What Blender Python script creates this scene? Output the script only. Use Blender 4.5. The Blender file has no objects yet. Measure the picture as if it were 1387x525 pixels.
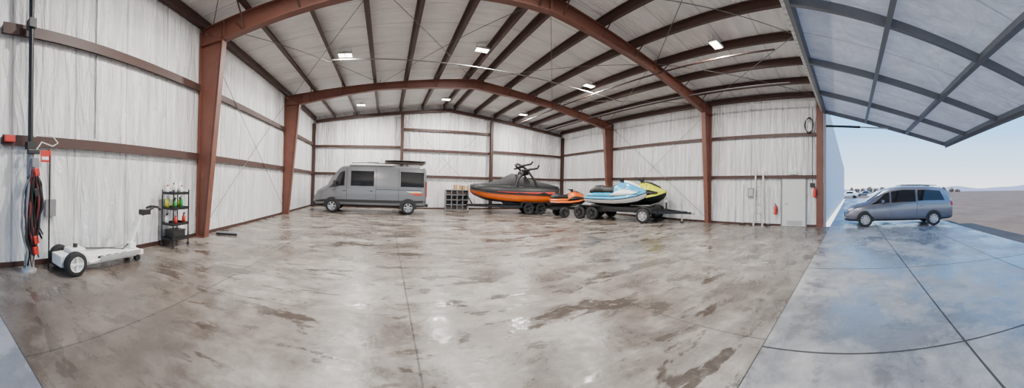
import bpy, math, random
from mathutils import Vector, Matrix, Euler
S=bpy.context.scene
COL=S.collection
random.seed(7)
PI=math.pi
V=Vector
# ------------------------------------------------------------------ materials
def nodes(name):
    M=bpy.data.materials.new(name);M.use_nodes=True
    nt=M.node_tree;b=nt.nodes['Principled BSDF'];return M,nt,b
def pm(name,c,r=.5,m=0,var=.12,sc=6,bump=0,bsc=20,e=0,coat=0,tr=0):
    M,nt,b=nodes(name)
    tc=nt.nodes.new('ShaderNodeTexCoord');n=nt.nodes.new('ShaderNodeTexNoise');n.inputs['Scale'].default_value=sc;n.inputs['Detail'].default_value=4
    nt.links.new(tc.outputs['Object'],n.inputs['Vector'])
    mx=nt.nodes.new('ShaderNodeMix');mx.data_type='RGBA'
    mx.inputs[6].default_value=(*[x*(1-var) for x in c],1);mx.inputs[7].default_value=(*[min(1,x*(1+var)) for x in c],1)
    nt.links.new(n.outputs['Fac'],mx.inputs[0]);nt.links.new(mx.outputs[2],b.inputs['Base Color'])
    b.inputs['Roughness'].default_value=r;b.inputs['Metallic'].default_value=m
    if coat:b.inputs['Coat Weight'].default_value=coat
    if tr:b.inputs['Transmission Weight'].default_value=tr
    if e:
        b.inputs['Emission Color'].default_value=(*c,1);b.inputs['Emission Strength'].default_value=e
    if bump:
        n2=nt.nodes.new('ShaderNodeTexNoise');n2.inputs['Scale'].default_value=bsc;nt.links.new(tc.outputs['Object'],n2.inputs['Vector'])
        bp=nt.nodes.new('ShaderNodeBump');bp.inputs['Strength'].default_value=bump;nt.links.new(n2.outputs['Fac'],bp.inputs['Height']);nt.links.new(bp.outputs['Normal'],b.inputs['Normal'])
    return M
class NB:
    def __init__(s,nt): s.nt=nt
    def n(s,t,**k):
        x=s.nt.nodes.new(t)
        for a,b in k.items(): setattr(x,a,b)
        return x
    def l(s,a,b): s.nt.links.new(a,b)
    def math(s,op,a,b=None,clamp=False,c=None):
        x=s.n('ShaderNodeMath',operation=op,use_clamp=clamp)
        for i,q in enumerate((a,b,c)):
            if q is None: continue
            if isinstance(q,(int,float)): x.inputs[i].default_value=q
            else: s.l(q,x.inputs[i])
        return x.outputs[0]
    def noise(s,vec,scale,detail=4,dist=0,rough=.5,mp=None,rot=None):
        if mp or rot:
            m=s.n('ShaderNodeMapping');
            if mp: m.inputs['Scale'].default_value=mp
            if rot: m.inputs['Rotation'].default_value=rot
            s.l(vec,m.inputs['Vector']);vec=m.outputs[0]
        x=s.n('ShaderNodeTexNoise');x.inputs['Scale'].default_value=scale;x.inputs['Detail'].default_value=detail
        x.inputs['Distortion'].default_value=dist;x.inputs['Roughness'].default_value=rough
        s.l(vec,x.inputs['Vector']);return x.outputs['Fac']
    def ramp(s,f,stops):
        x=s.n('ShaderNodeValToRGB');cr=x.color_ramp
        while len(cr.elements)<len(stops): cr.elements.new(.5)
        for e,(p,c) in zip(cr.elements,stops):
            e.position=p;e.color=(*c,1) if not isinstance(c,(int,float)) else (c,c,c,1)
        s.l(f,x.inputs[0]);return x.outputs[0]
    def mix(s,f,a,b,mode='MIX'):
        x=s.n('ShaderNodeMix',data_type='RGBA',blend_type=mode)
        for i,q in ((0,f),(6,a),(7,b)):
            if isinstance(q,(int,float)): x.inputs[i].default_value=q
            elif isinstance(q,tuple): x.inputs[i].default_value=(*q,1)
            else: s.l(q,x.inputs[i])
        return x.outputs[2]
def joint(B,co,off,period,half):
    a=B.math('SUBTRACT',co,off);a=B.math('DIVIDE',a,period);a=B.math('ADD',a,.5);a=B.math('FRACT',a);a=B.math('SUBTRACT',a,.5);a=B.math('ABSOLUTE',a)
    a=B.math('MULTIPLY',a,period);return B.math('LESS_THAN',a,half)
def floor_mat():
    M,nt,b=nodes('stained_concrete');B=NB(nt)
    tc=B.n('ShaderNodeTexCoord').outputs['Object'];sp=B.n('ShaderNodeSeparateXYZ');B.l(tc,sp.inputs[0])
    big=B.noise(tc,.38,6,.3,.62,mp=(.6,1.1,1),rot=(0,0,.45))
    tone=B.noise(tc,1.7,10,.15,.74)
    col=B.ramp(tone,[(.34,(.125,.108,.094)),(.5,(.225,.20,.175)),(.66,(.36,.33,.295))])
    patch=B.ramp(big,[(.43,0),(.58,1)])
    col=B.mix(B.math('MULTIPLY',patch,.9),col,B.mix(1.0,col,(.50,.43,.38),'MULTIPLY'))
    w=B.noise(tc,1.1,5,.3,.6,mp=(.7,1.6,1),rot=(0,0,-.3))
    wet=B.ramp(w,[(.555,0),(.60,1)])
    w2=B.noise(tc,.85,9,.35,.70,mp=(.75,1.5,1),rot=(0,0,.5))
    wet2=B.math('MULTIPLY',B.ramp(w2,[(.47,0),(.58,1)]),.62)
    w3=B.noise(tc,3.0,5,.3,.62,mp=(.6,1.5,1),rot=(0,0,.15))
    wet3=B.math('MULTIPLY',B.ramp(w3,[(.57,0),(.63,1)]),.75)
    wt=B.math('MAXIMUM',B.math('MAXIMUM',wet,wet2),wet3)
    col=B.mix(B.math('MULTIPLY',wt,.8),col,(.050,.038,.030))
    jx=joint(B,sp.outputs[0],-2.35,2.67,.010);jy=joint(B,sp.outputs[1],3.5,5.2,.007)
    j=B.math('MAXIMUM',jx,jy);col=B.mix(B.math('MULTIPLY',j,.8),col,(.03,.025,.02))
    B.l(col,b.inputs['Base Color'])
    rr=B.math('MULTIPLY_ADD',wt,-.27,c=.42)
    fn=B.noise(tc,9,5);rr=B.math('ADD',rr,B.math('MULTIPLY',B.math('SUBTRACT',fn,.5),.3),True)
    B.l(rr,b.inputs['Roughness']);b.inputs['Specular IOR Level'].default_value=.5
    bp=B.n('ShaderNodeBump');bp.inputs['Strength'].default_value=.12;bp.inputs['Distance'].default_value=.02;B.l(B.noise(tc,18,7),bp.inputs['Height']);B.l(bp.outputs[0],b.inputs['Normal'])
    return M
def apron_mat():
    M,nt,b=nodes('wet_concrete_sky_tint');B=NB(nt)
    tc=B.n('ShaderNodeTexCoord').outputs['Object'];sp=B.n('ShaderNodeSeparateXYZ');B.l(tc,sp.inputs[0])
    tone=B.noise(tc,1.8,9,.2,.7)
    col=B.ramp(tone,[(.3,(.20,.20,.20)),(.7,(.42,.41,.40))])
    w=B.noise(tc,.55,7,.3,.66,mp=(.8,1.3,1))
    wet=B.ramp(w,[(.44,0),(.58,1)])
    col=B.mix(B.math('MULTIPLY',wet,.72),col,(.085,.10,.13))  # wet patches darken; blue of the reflected sky is tinted into their colour
    w3=B.noise(tc,2.6,7,.3,.66);st=B.math('MULTIPLY',B.ramp(w3,[(.54,0),(.64,1)]),.6)
    col=B.mix(st,col,(.11,.105,.105))
    jx=joint(B,sp.outputs[0],-.2,3.05,.014);jy=joint(B,sp.outputs[1],-1.15,2.02,.012)
    jj=B.math('MAXIMUM',jx,jy)
    col=B.mix(B.math('MULTIPLY',jj,.9),col,(.02,.02,.02))
    B.l(col,b.inputs['Base Color'])
    rr=B.math('MULTIPLY_ADD',wet,-.32,c=.52);rr=B.math('ADD',rr,B.math('MULTIPLY',st,-.15));rr=B.math('MAXIMUM',rr,jj)
    B.l(rr,b.inputs['Roughness'])
    bp=B.n('ShaderNodeBump');bp.inputs['Strength'].default_value=.15;bp.inputs['Distance'].default_value=.02;B.l(B.noise(tc,12,6),bp.inputs['Height']);B.l(bp.outputs[0],b.inputs['Normal'])
    return M
def vinyl_mat(name,axis,period,off,mp,c=(.80,.79,.80),trans=0,bs=1,dk=.84):
    M,nt,b=nodes(name);B=NB(nt)
    tc=B.n('ShaderNodeTexCoord').outputs['Object'];sp=B.n('ShaderNodeSeparateXYZ');B.l(tc,sp.inputs[0])
    nz=B.noise(tc,1.6,6,.9,.6,mp=mp)
    col=B.ramp(nz,[(.3,tuple(x*dk for x in c)),(.7,c)])
    j=joint(B,sp.outputs[axis],off,period,.018)
    col=B.mix(B.math('MULTIPLY',j,.5),col,(.26,.25,.26))
    B.l(col,b.inputs['Base Color']);b.inputs['Roughness'].default_value=.34
    h=B.noise(tc,2.6,6,1.0,.58,mp=mp)
    a=B.math('SUBTRACT',sp.outputs[axis],off);a=B.math('MULTIPLY',a,2*PI/period);a=B.math('COSINE',a)
    h=B.math('ADD',h,B.math('MULTIPLY',a,-.30))
    bp=B.n('ShaderNodeBump');bp.inputs['Strength'].default_value=bs;bp.inputs['Distance'].default_value=.17;B.l(h,bp.inputs['Height']);B.l(bp.outputs[0],b.inputs['Normal'])
    if trans:
        t=B.n('ShaderNodeBsdfTranslucent');B.l(col,t.inputs[0]);mx=B.n('ShaderNodeMixShader');mx.inputs[0].default_value=trans
        B.l(b.outputs[0],mx.inputs[1]);B.l(t.outputs[0],mx.inputs[2]);B.l(mx.outputs[0],nt.nodes['Material Output'].inputs[0])
    return M
def siding_mat():
    M,nt,b=nodes('ribbed_siding');B=NB(nt)
    tc=B.n('ShaderNodeTexCoord').outputs['Object'];w=B.n('ShaderNodeTexWave',wave_type='BANDS',bands_direction='X');w.inputs['Scale'].default_value=1.6;B.l(tc,w.inputs[0])
    B.l(B.ramp(w.outputs['Fac'],[(0,(.55,.56,.56)),(1,(.82,.81,.78))]),b.inputs['Base Color']);b.inputs['Roughness'].default_value=.8
    bp=B.n('ShaderNodeBump');bp.inputs['Strength'].default_value=.6;B.l(w.outputs['Fac'],bp.inputs['Height']);B.l(bp.outputs[0],b.inputs['Normal']);return M
def asphalt_mat():
    M,nt,b=nodes('dusty_asphalt');B=NB(nt)
    tc=B.n('ShaderNodeTexCoord').outputs['Object']
    col=B.ramp(B.noise(tc,.35,7,.2,.6),[(.3,(.13,.088,.062)),(.7,(.20,.145,.105))]);B.l(col,b.inputs['Base Color']);b.inputs['Roughness'].default_value=.95
    b.inputs['Specular IOR Level'].default_value=.15
    return M
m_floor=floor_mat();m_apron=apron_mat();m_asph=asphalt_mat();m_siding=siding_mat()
m_vl=vinyl_mat('white_vinyl_side',1,1.22,1.5,(1,2.2,.3),(.86,.86,.865));m_vb=vinyl_mat('white_vinyl_end',0,1.22,.94,(2.2,1,.3),(.86,.85,.86))
m_vc=vinyl_mat('white_vinyl_roof',1,1.22,1.5,(.35,1.8,1),(.88,.86,.84))
m_vd=vinyl_mat('white_vinyl_door',0,1.22,.1,(1.6,.9,1),(.88,.87,.86),trans=.1,dk=.74)
m_red=pm('red_oxide_steel',(.15,.056,.038),.5,0,.25,3)
m_dark=pm('dark_oxide_steel',(.050,.021,.016),.55,0,.2,3)
m_galv=pm('galvanised_steel',(.17,.18,.195),.5,.4,.12,8)
m_blk=pm('black_plastic',(.014,.014,.015),.45);m_tire=pm('tyre_rubber',(.015,.015,.016),.8,0,.2,20,.2,60)
m_cover=pm('black_canvas',(.012,.012,.014),.75,0,.3,10,.5,12)
m_blkm=pm('black_steel',(.014,.014,.015),.4,.2)
m_gvan=pm('slate_grey_paint',(.15,.155,.168),.28,.1,.05,3,coat=.6)
m_svan=pm('silver_blue_paint',(.17,.175,.21),.25,.5,.05,3,coat=.8)
m_glass=pm('tinted_glass',(.010,.011,.013),.06,0,.1,2)
m_glass2=pm('windscreen_glass',(.05,.065,.08),.06,0,.1,2)
m_rim=pm('alloy_rim',(.5,.51,.53),.3,.7);m_rimb=pm('black_rim',(.03,.03,.032),.35,.3)
m_white=pm('white_paint',(.80,.80,.78),.4,0,.06,5);m_wh2=pm('white_door_paint',(.58,.60,.58),.45,0,.05,3)
m_org=pm('orange_gelcoat',(.90,.15,.004),.22,0,.08,2,coat=.7);m_redp=pm('red_plastic',(.50,.025,.015),.4)
m_blu=pm('sky_blue_gelcoat',(.04,.36,.62),.22,0,.08,2,coat=.7);m_yel=pm('lime_yellow_gelcoat',(.72,.76,.01),.22,0,.06,2,coat=.7)
m_grey=pm('grey_plastic',(.20,.20,.21),.5);m_lgrey=pm('light_grey_metal',(.45,.45,.45),.4,.4)
m_wood=pm('dark_brown_laminate',(.085,.055,.04),.5,0,.3,5);m_card=pm('cardboard',(.42,.27,.14),.8,0,.1,5)
m_head=pm('headlamp_lens',(.75,.78,.8),.08,0,.05,2);m_tail=pm('tail_lamp',(.5,.01,.01),.2)
m_lens=pm('lit_lens',(1,.95,.86),.3,0,.01,2,e=14);m_exit=pm('exit_green',(.02,.55,.18),.4,0,.05,2,e=.6)
m_green=pm('green_plastic',(.03,.28,.07),.4);m_yp=pm('yellow_plastic',(.75,.5,.03),.4);m_bp=pm('blue_plastic',(.04,.12,.45),.4)
m_orgp=pm('orange_hose',(.7,.16,.02),.5);m_cable=pm('steel_cable',(.16,.15,.145),.4,.6);m_hazehill=pm('hazed_hill_earth',(.30,.30,.36),.95);m_leaf=pm('dry_foliage',(.20,.15,.10),.9,0,.3,1)  # hill colour has the pale blue haze of distance mixed in
m_sail=pm('cream_stripe',(.8,.72,.6),.4);m_maroon=pm('maroon_hose',(.14,.02,.02),.5)
# ------------------------------------------------------------------ mesh builder
class MB:
    def __init__(s): s.v=[];s.f=[];s.mi=[];s.sm=[];s.mats=[]
    def mid(s,m):
        if m not in s.mats:s.mats.append(m)
        return s.mats.index(m)
    def add(s,vs,fs,m,sm=False):
        o=len(s.v);s.v+=[tuple(v) for v in vs]
        for i,f in enumerate(fs):
            s.f.append(tuple(o+k for k in f));s.mi.append(s.mid(m[i] if isinstance(m,list) else m));s.sm.append(sm)
        return s
    def box(s,c,sz,m,rot=None,tx=1,ty=1):
        vs=[]
        for x in(-.5,.5):
            for y in(-.5,.5):
                for z in(-.5,.5):
                    k=(tx,ty) if z>0 else (1,1)
                    p=V((x*sz[0]*k[0],y*sz[1]*k[1],z*sz[2]))
                    if rot: p=Euler(rot).to_matrix()@p
                    vs.append(p+V(c))
        return s.add(vs,[(0,1,3,2),(4,6,7,5),(0,4,5,1),(2,3,7,6),(0,2,6,4),(1,5,7,3)],m)
    def bb(s,x0,x1,y0,y1,z0,z1,m): return s.box(((x0+x1)/2,(y0+y1)/2,(z0+z1)/2),(x1-x0,y1-y0,z1-z0),m)
    def beam(s,p0,p1,w,h,m):
        p0,p1=V(p0),V(p1);d=p1-p0;L=d.length;q=d.to_track_quat('X','Z').to_matrix()
        vs=[]
        for x in(0,L):
            for y in(-w/2,w/2):
                for z in(-h/2,h/2): vs.append(q@V((x,y,z))+p0)
        return s.add(vs,[(0,1,3,2),(4,6,7,5),(0,4,5,1),(2,3,7,6),(0,2,6,4),(1,5,7,3)],m)
    def tube(s,pts,r,m,n=8,closed=False):
        pts=[V(p) for p in pts];N=len(pts);rs=r if isinstance(r,list) else [r]*N
        rings=[];up=None
        for i,p in enumerate(pts):
            a=pts[i-1] if (i or closed) else p;b=pts[(i+1)%N] if (i<N-1 or closed) else p
            t=(b-a).normalized()
            if up is None: up=t.orthogonal().normalized()
            up=(up-t*up.dot(t))
            up=up.normalized() if up.length>1e-5 else t.orthogonal().normalized()
            w=t.cross(up)
            rings.append([p+(up*math.cos(2*PI*k/n)+w*math.sin(2*PI*k/n))*rs[i] for k in range(n)])
        vs=[v for R in rings for v in R];fs=[]
        for i in range(N if closed else N-1):
            a=i*n;b=((i+1)%N)*n
            for k in range(n): fs.append((a+k,a+(k+1)%n,b+(k+1)%n,b+k))
        s.add(vs,fs,m,True)
        if not closed: s.add(rings[0],[tuple(reversed(range(n)))],m);s.add(rings[-1],[tuple(range(n))],m)
        return s
    def cyl(s,p0,p1,r0,m,r1=None,n=16): return s.tube([p0,p1],[r0,r0 if r1 is None else r1],m,n)
    def lathe(s,prof,m,c=(0,0,0),ax='Z',n=24,sm=True):
        vs=[];N=len(prof)
        for k in range(n):
            a=2*PI*k/n
            for r,z in prof:
                p=(r*math.cos(a),r*math.sin(a),z)
                if ax=='Y': p=(p[0],p[2],p[1])
                if ax=='X': p=(p[2],p[0],p[1])
                vs.append(V(p)+V(c))
        fs=[]
        for k in range(n):
            for i in range(N-1):
                a=k*N+i;b=((k+1)%n)*N+i;fs.append((a,b,b+1,a+1))
        return s.add(vs,fs,m,sm)
    def sph(s,c,r,m,n=12):
        if not isinstance(r,tuple): r=(r,r,r)
        vs=[];fs=[];h=n//2
        for i in range(h+1):
            t=PI*i/h
            for k in range(n):
                a=2*PI*k/n;vs.append((c[0]+r[0]*math.sin(t)*math.cos(a),c[1]+r[1]*math.sin(t)*math.sin(a),c[2]+r[2]*math.cos(t)))
        for i in range(h):
            for k in range(n): fs.append((i*n+k,(i+1)*n+k,(i+1)*n+(k+1)%n,i*n+(k+1)%n))
        return s.add(vs,fs,m,True)
    def loft(s,rings,mf,closed=True,cap=True,sm=True):
        n=len(rings[0]);vs=[v for R in rings for v in R];fs=[];ms=[]
        for i in range(len(rings)-1):
            for k in range(n if closed else n-1):
                fs.append((i*n+k,i*n+(k+1)%n,(i+1)*n+(k+1)%n,(i+1)*n+k));ms.append(mf(i,k) if callable(mf) else mf)
        s.add(vs,fs,ms,sm)
        if cap and closed:
            m0=mf(0,0) if callable(mf) else mf
            s.add(rings[0],[tuple(reversed(range(n)))],m0);s.add(rings[-1],[tuple(range(n))],mf(len(rings)-2,n//2) if callable(mf) else mf)
        return s
    def prism(s,poly,h0,h1,m,plane='XZ'):
        n=len(poly)
        def P(a,b,h): return (a,h,b) if plane=='XZ' else ((a,b,h) if plane=='XY' else (h,a,b))
        vs=[P(a,b,h0) for a,b in poly]+[P(a,b,h1) for a,b in poly]
        fs=[tuple(range(n)),tuple(reversed(range(n,2*n)))]+[(i,i+n,(i+1)%n+n,(i+1)%n) for i in range(n)]
        return s.add(vs,fs,m)
    def mesh(s,name):
        me=bpy.data.meshes.new(name);me.from_pydata(s.v,[],s.f)
        for m in s.mats: me.materials.append(m)
        me.polygons.foreach_set('material_index',s.mi);me.polygons.foreach_set('use_smooth',s.sm);me.update()
        import bmesh
        bm=bmesh.new();bm.from_mesh(me);bmesh.ops.recalc_face_normals(bm,faces=bm.faces);bm.to_mesh(me);bm.free()
        return me
    def part(s,name,parent,label=None,bev=0):
        o=bpy.data.objects.new(name,s.mesh(name));COL.objects.link(o);o.parent=parent
        if label:o['label']=label
        if bev: bevel(o,bev)
        return o
    def top(s,name,label,cat,loc=(0,0,0),rz=0,group=None,bev=0):
        o=bpy.data.objects.new(name,s.mesh(name));COL.objects.link(o);o.location=loc;o.rotation_euler=(0,0,rz)
        o['label']=label;o['category']=cat
        if group:o['group']=group
        if bev: bevel(o,bev)
        return o
    def struct(s,name):
        o=bpy.data.objects.new(name,s.mesh(name));COL.objects.link(o);o['kind']='structure';return o
def bevel(o,w):
    b=o.modifiers.new('bevel','BEVEL');b.width=w;b.segments=2;b.limit_method='ANGLE'
def thing(name,label,cat,loc=(0,0,0),rz=0,group=None,rot=None):
    o=bpy.data.objects.new(name,None);o.empty_display_size=.2;COL.objects.link(o);o.location=loc;o.rotation_euler=rot or (0,0,rz)
    o['label']=label;o['category']=cat
    if group:o['group']=group
    return o
def copy_thing(src,loc,rz=None,label=None):
    c=src.copy();COL.objects.link(c);c.location=loc
    if rz is not None:c.rotation_euler=(0,0,rz)
    if label:c['label']=label
    def rec(a,b):
        for ch in a.children:
            k=ch.copy();COL.objects.link(k);k.parent=b;rec(ch,k)
    rec(src,c);return c
def textmesh(txt,size,m,mat4,name,parent,ext=.003):
    cu=bpy.data.curves.new('t','FONT');cu.body=txt;cu.size=size;cu.extrude=ext;cu.align_x='CENTER';cu.align_y='CENTER'
    o=bpy.data.objects.new('t',cu);me=bpy.data.meshes.new_from_object(o);me.materials.clear();me.materials.append(m)
    me.transform(mat4);k=bpy.data.objects.new(name,me);COL.objects.link(k);k.parent=parent;bpy.data.objects.remove(o);return k
XL,XR,Y0,YB=-4.8,12.65,1.15,18.8
XM=(XL+XR)/2;ZR,ZE=6.74,5.82
def roofz(x): return ZR-abs(x-XM)/(XR-XM)*(ZR-ZE)
# ------------------------------------------------------------------ shell
MB().bb(XL-.1,XR+.1,.87,YB+.1,-.15,0,m_floor).struct('floor')
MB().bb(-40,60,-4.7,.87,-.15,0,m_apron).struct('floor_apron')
MB().bb(-400,400,-400,-4.7,-.16,-.01,m_asph).bb(60,400,-4.7,400,-.16,-.01,m_asph).struct('floor_tarmac')
MB().bb(XL-.12,XL,Y0,YB,0,ZE,m_vl).struct('wall_left')
MB().bb(XR,XR+.12,Y0,YB,0,ZE,m_vl).struct('wall_right')
MB().prism([(XL-.1,0),(XR+.1,0),(XR+.1,ZE),(XM,ZR),(XL-.1,ZE)],YB,YB+.1,m_vb).struct('wall_back')
MB().prism([(XL-.2,ZE),(XM,ZR),(XR+.2,ZE),(XR+.2,ZE+.15),(XM,ZR+.15),(XL-.2,ZE+.15)],Y0-.1,YB+.15,m_vc).struct('ceiling')
MB().bb(XR+.13,60,Y0,Y0+.2,0,6.0,m_siding).struct('wall_front')
MB().prism([(XL-.1,4.95),(XR+.1,4.95),(XR+.1,ZE),(XM,ZR),(XL-.1,ZE)],Y0-.02,Y0+.1,m_siding).struct('wall_header')
for n,a in (('left',(XL,XL+.03,Y0,YB)),('right',(XR-.03,XR,Y0,YB)),('back',(XL,XR,YB-.03,YB))):
    MB().bb(*a,0,.09,m_dark).struct('baseboard_'+n)
MB().bb(XR-.08,XR+.12,Y0-.12,Y0-.02,0,5.0,m_grey).struct('trim_1')
MB().bb(XR-.08,XR+.02,Y0-.0,Y0+.3,0,5.6,m_red).struct('trim_2')
mb=MB().bb(XR-.06,XR-.01,1.86,1.92,0,2.18,m_grey).bb(XR-.06,XR-.01,2.95,3.01,0,2.18,m_grey).bb(XR-.06,XR-.01,1.86,3.01,2.13,2.19,m_grey).bb(XR-.04,XR-.012,1.92,2.95,0.01,2.13,m_wh2)
mb.cyl((XR-.04,2.82,1.0),(XR-.1,2.82,1.0),.02,m_lgrey).beam((XR-.1,2.83,1.0),(XR-.1,2.7,1.0),.02,.02,m_lgrey).bb(XR-.045,XR-.038,2.05,2.75,.05,.25,m_lgrey)
mb.struct('door_1')
# ------------------------------------------------------------------ steel
def isec(mb,outer,inner,y,m,fw=.2,ft=.025):
    poly=outer+inner[::-1]
    mb.prism(poly,y-.012,y+.012,m)
    for line in (outer,inner):
        for a,b in zip(line[:-1],line[1:]): mb.beam((a[0],y,a[1]),(b[0],y,b[1]),fw,ft,m)
PD=[.35,1.75,3.15,4.55,5.95,7.35]
PX=sorted([XM-d for d in PD]+[XM+d for d in PD])
FY=(6.5,13.2)
for fy in FY:
    fr=thing('rigid_frame','red-brown tapered steel portal frame spanning the hangar','steel frame',(XM,fy,0))
    for sx in (-1,1):
        Wd=XM-XL
        def P(d,z): return (sx*d,z)
        mb=MB();isec(mb,[P(Wd-.03,0),P(Wd-.03,5.5)],[P(Wd-.30,0),P(Wd-.74,5.14)],0,m_red)
        mb.box((sx*(Wd-.17),0,.012),(.30,.26,.024),m_red)
        mb.beam((sx*(Wd-.05),0,5.12),(sx*(Wd-.72),0,5.14),.19,.02,m_red)
        mb.part('column',fr)
        mb=MB();isec(mb,[P(Wd-.03,5.53),P(0,6.49)],[P(Wd-.74,5.14),P(4.3,5.74),P(0,6.09)],0,m_red)
        for d,z in ((Wd-.76,5.4),(4.3,5.92),(.02,6.28)): mb.box((sx*d,0,z),(.03,.19,.42),m_red)
        mb.part('rafter',fr)
        for d in PD:
            for sy in(-1,1):
                zi=6.09-(d/4.3*.35 if d<4.3 else .35+(d-4.3)/(Wd-.74-4.3)*.6)
                MB().beam((sx*d,sy*.08,zi+.02),(sx*d,sy*.5,roofz(XM+d)-.22),.035,.02,m_dark).part('flange_brace',fr)
mb=MB();L=YB-Y0-.05
mb.bb(-.012,.012,0,L,-.21,0,m_dark).bb(-.012,.10,0,L,-.215,-.195,m_dark).bb(-.08,.012,0,L,-.015,0,m_dark)
p0=mb.top('roof_purlin','dark brown steel purlin under the white roof insulation','roof beam',(PX[0],Y0+.03,roofz(PX[0])-.01),group='roof purlins')
for x in PX[1:]: copy_thing(p0,(x,Y0+.03,roofz(x)-.01))
for x in (XL+.1,XR-.1): MB().bb(-.07,.07,0,L,-.23,0,m_dark).top('eave_strut','dark brown steel eave strut at the top of the side wall','roof beam',(x,Y0+.03,ZE-.01))
def girt(a,b,z,wall,label='dark brown horizontal steel girt on the white wall'):
    mb=MB();L=b-a
    if wall=='B': mb.bb(0,L,-.12,0,-.06,.06,m_dark).bb(0,L,-.13,-.11,-.09,.0,m_dark);loc=(a,YB-.002,z)
    elif wall=='L': mb.bb(0,.10,0,L,-.06,.06,m_dark).bb(.09,.11,0,L,-.09,.09,m_dark);loc=(XL+.002,a,z)
    else: mb.bb(-.10,0,0,L,-.05,.05,m_dark).bb(-.11,-.09,0,L,-.07,.07,m_dark);loc=(XR-.002,a,z)
    mb.top('wall_girt',label,'wall beam',loc,group='wall girts')
for w in 'LR':
    for a,b in ((1.30 if w=='L' else 1.45,6.38),(6.62,13.08),(13.32,18.5)):
        for z in (2.15,3.98): girt(a,b,z,w)
for a,b,zs in ((XL+.15,.84,(2.15,3.9)),(1.04,6.76,(2.1,3.75,5.05)),(6.96,XR-.15,(2.15,3.9))):
    for z in zs: girt(a,b,z,'B')
for x in (XL+.1,.94,6.86,XR-.1):
    MB().bb(-.09,.09,-.02,0,0,roofz(x)-.52,m_dark).bb(-.01,.01,-.2,-.02,0,roofz(x)-.52,m_dark).bb(-.09,.09,-.22,-.2,0,roofz(x)-.52,m_dark).top('end_wall_column','slim brown steel column on the gable wall','steel column',(x,YB-.14,0),group='end wall columns')
mb=MB()
for sx in(-1,1): mb.beam((0,0,ZR-.38),(sx*(XR-XM-.2),0,ZE-.36),.14,.18,m_dark)
mb.top('gable_rafter','dark brown sloping beam along the top of the gable wall','roof beam',(XM,YB-.2,0))
def cross(a,b,c,d,r=.010,label='pair of thin steel brace rods crossing between frames'):
    a=V(a);MB().cyl((0,0,0),V(b)-a,r,m_cable,n=6).cyl(V(c)-a,V(d)-a,r,m_cable,n=6).top('cross_brace',label,'brace rod',a,group='cross braces')
for x in (XL+.13,XR-.13): cross((x,6.7,.3),(x,13.0,5.2),(x,13.0,.3),(x,6.7,5.2))
cross((1.1,YB-.2,.3),(6.7,YB-.2,5.6),(6.7,YB-.2,.3),(1.1,YB-.2,5.6))
for xa,xb in [(XL+.5,XM-4.3),(XM-4.2,XM-.1),(XM+.1,XM+4.2),(XM+4.3,XR-.5)]:
    za,zb=roofz(xa)-.3,roofz(xb)-.3
    cross((xa,6.65,za),(xb,13.05,zb),(xb,6.65,zb),(xa,13.05,za))
    cross((xa,1.6,za),(xb,6.35,zb),(xb,1.6,zb),(xa,6.35,za),.012)
MB().tube([(0,0,0),(0,15.5,0)],.03,m_dark,8).top('ceiling_conduit','dark pipe hung under the roof purlins','pipe',(8.35,2.2,5.72))
MB().tube([(0,0,0),(0,15.5,0)],.02,m_grey,8).top('ceiling_conduit','thin grey conduit hung under the roof purlins','pipe',(10.6,2.2,5.55))
MB().tube([(0,0,0),(12.4,0,0)],.02,m_grey,8).top('ceiling_conduit','thin grey conduit crossing under the purlins','pipe',(-2,10.2,5.85))
# ------------------------------------------------------------------ raised door
D0=V((0,Y0-.08,4.86));D1=V((0,-4.1,3.55));dd=(D1-D0);DL=dd.length;ang=math.atan2(dd.z,-dd.y)
dr=thing('hangar_door','huge raised hangar door with galvanised grid and white insulated panels','hangar door',(0,D0.y,D0.z),rot=(-ang,0,0))
mb=MB();xs=[-4.7,-2.25,.2,2.55,5.0,7.45,9.9,12.35]
for t in (0,.335,.667,1): mb.bb(xs[0],xs[-1],-DL*t-.05,-DL*t+.05,-.06,.1,m_galv)
for x in xs: mb.bb(x-.04,x+.04,-DL,0,-.05,.1,m_galv)
mb.bb(xs[0],xs[-1],-DL-.1,-DL-.05,-.12,.2,m_galv)
mb.part('door_frame',dr)
MB().add([(xs[0],-DL,.105),(xs[-1],-DL,.105),(xs[-1],0,.105),(xs[0],0,.105)],[(0,1,2,3)],m_vd).part('door_panel',dr)
iv=(Matrix.Translation(dr.location)@Euler((-ang,0,0)).to_matrix().to_4x4()).inverted()
q0=iv@V((12.25,1.0,4.25));q1=iv@V((12.25,-1.6,4.15));qm=q0.lerp(q1,.55)
MB().cyl(q0,q1,.03,m_lgrey).cyl(q0,qm,.05,m_blkm).part('hydraulic_arm',dr)
# ------------------------------------------------------------------ lights
def highbay(x,y,first=[None]):
    z=roofz(x)-.21
    if first[0] is None:
        t=thing('high_bay_light','lit rectangular high bay light hung from the purlins','ceiling light',(x,y,z),group='high bay lights')
        MB().bb(-.25,.25,-.15,.15,-.06,0,m_lgrey).bb(-.1,.1,-.06,.06,0,.06,m_lgrey).cyl((-.2,0,0),(-.2,0,.17),.006,m_cable,n=6).cyl((.2,0,0),(.2,0,.17),.006,m_cable,n=6).part('light_housing',t)
        MB().bb(-.22,-.02,-.12,.12,-.075,-.06,m_lens).bb(.02,.22,-.12,.12,-.075,-.06,m_lens).part('light_lens',t)
        Lt=bpy.data.lights.new('bulb','AREA');Lt.shape='RECTANGLE';Lt.size=.45;Lt.size_y=.26;Lt.energy=450;Lt.color=(1,.96,.91)
        lo=bpy.data.objects.new('bulb',Lt);COL.objects.link(lo);lo.parent=t;lo.location=(0,0,-.09)
        first[0]=t
    else: copy_thing(first[0],(x,y,z))
for x in(-1.5,3.25,8.1):
    for y in(4.0,10.0,16.4): highbay(x,y)
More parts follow.
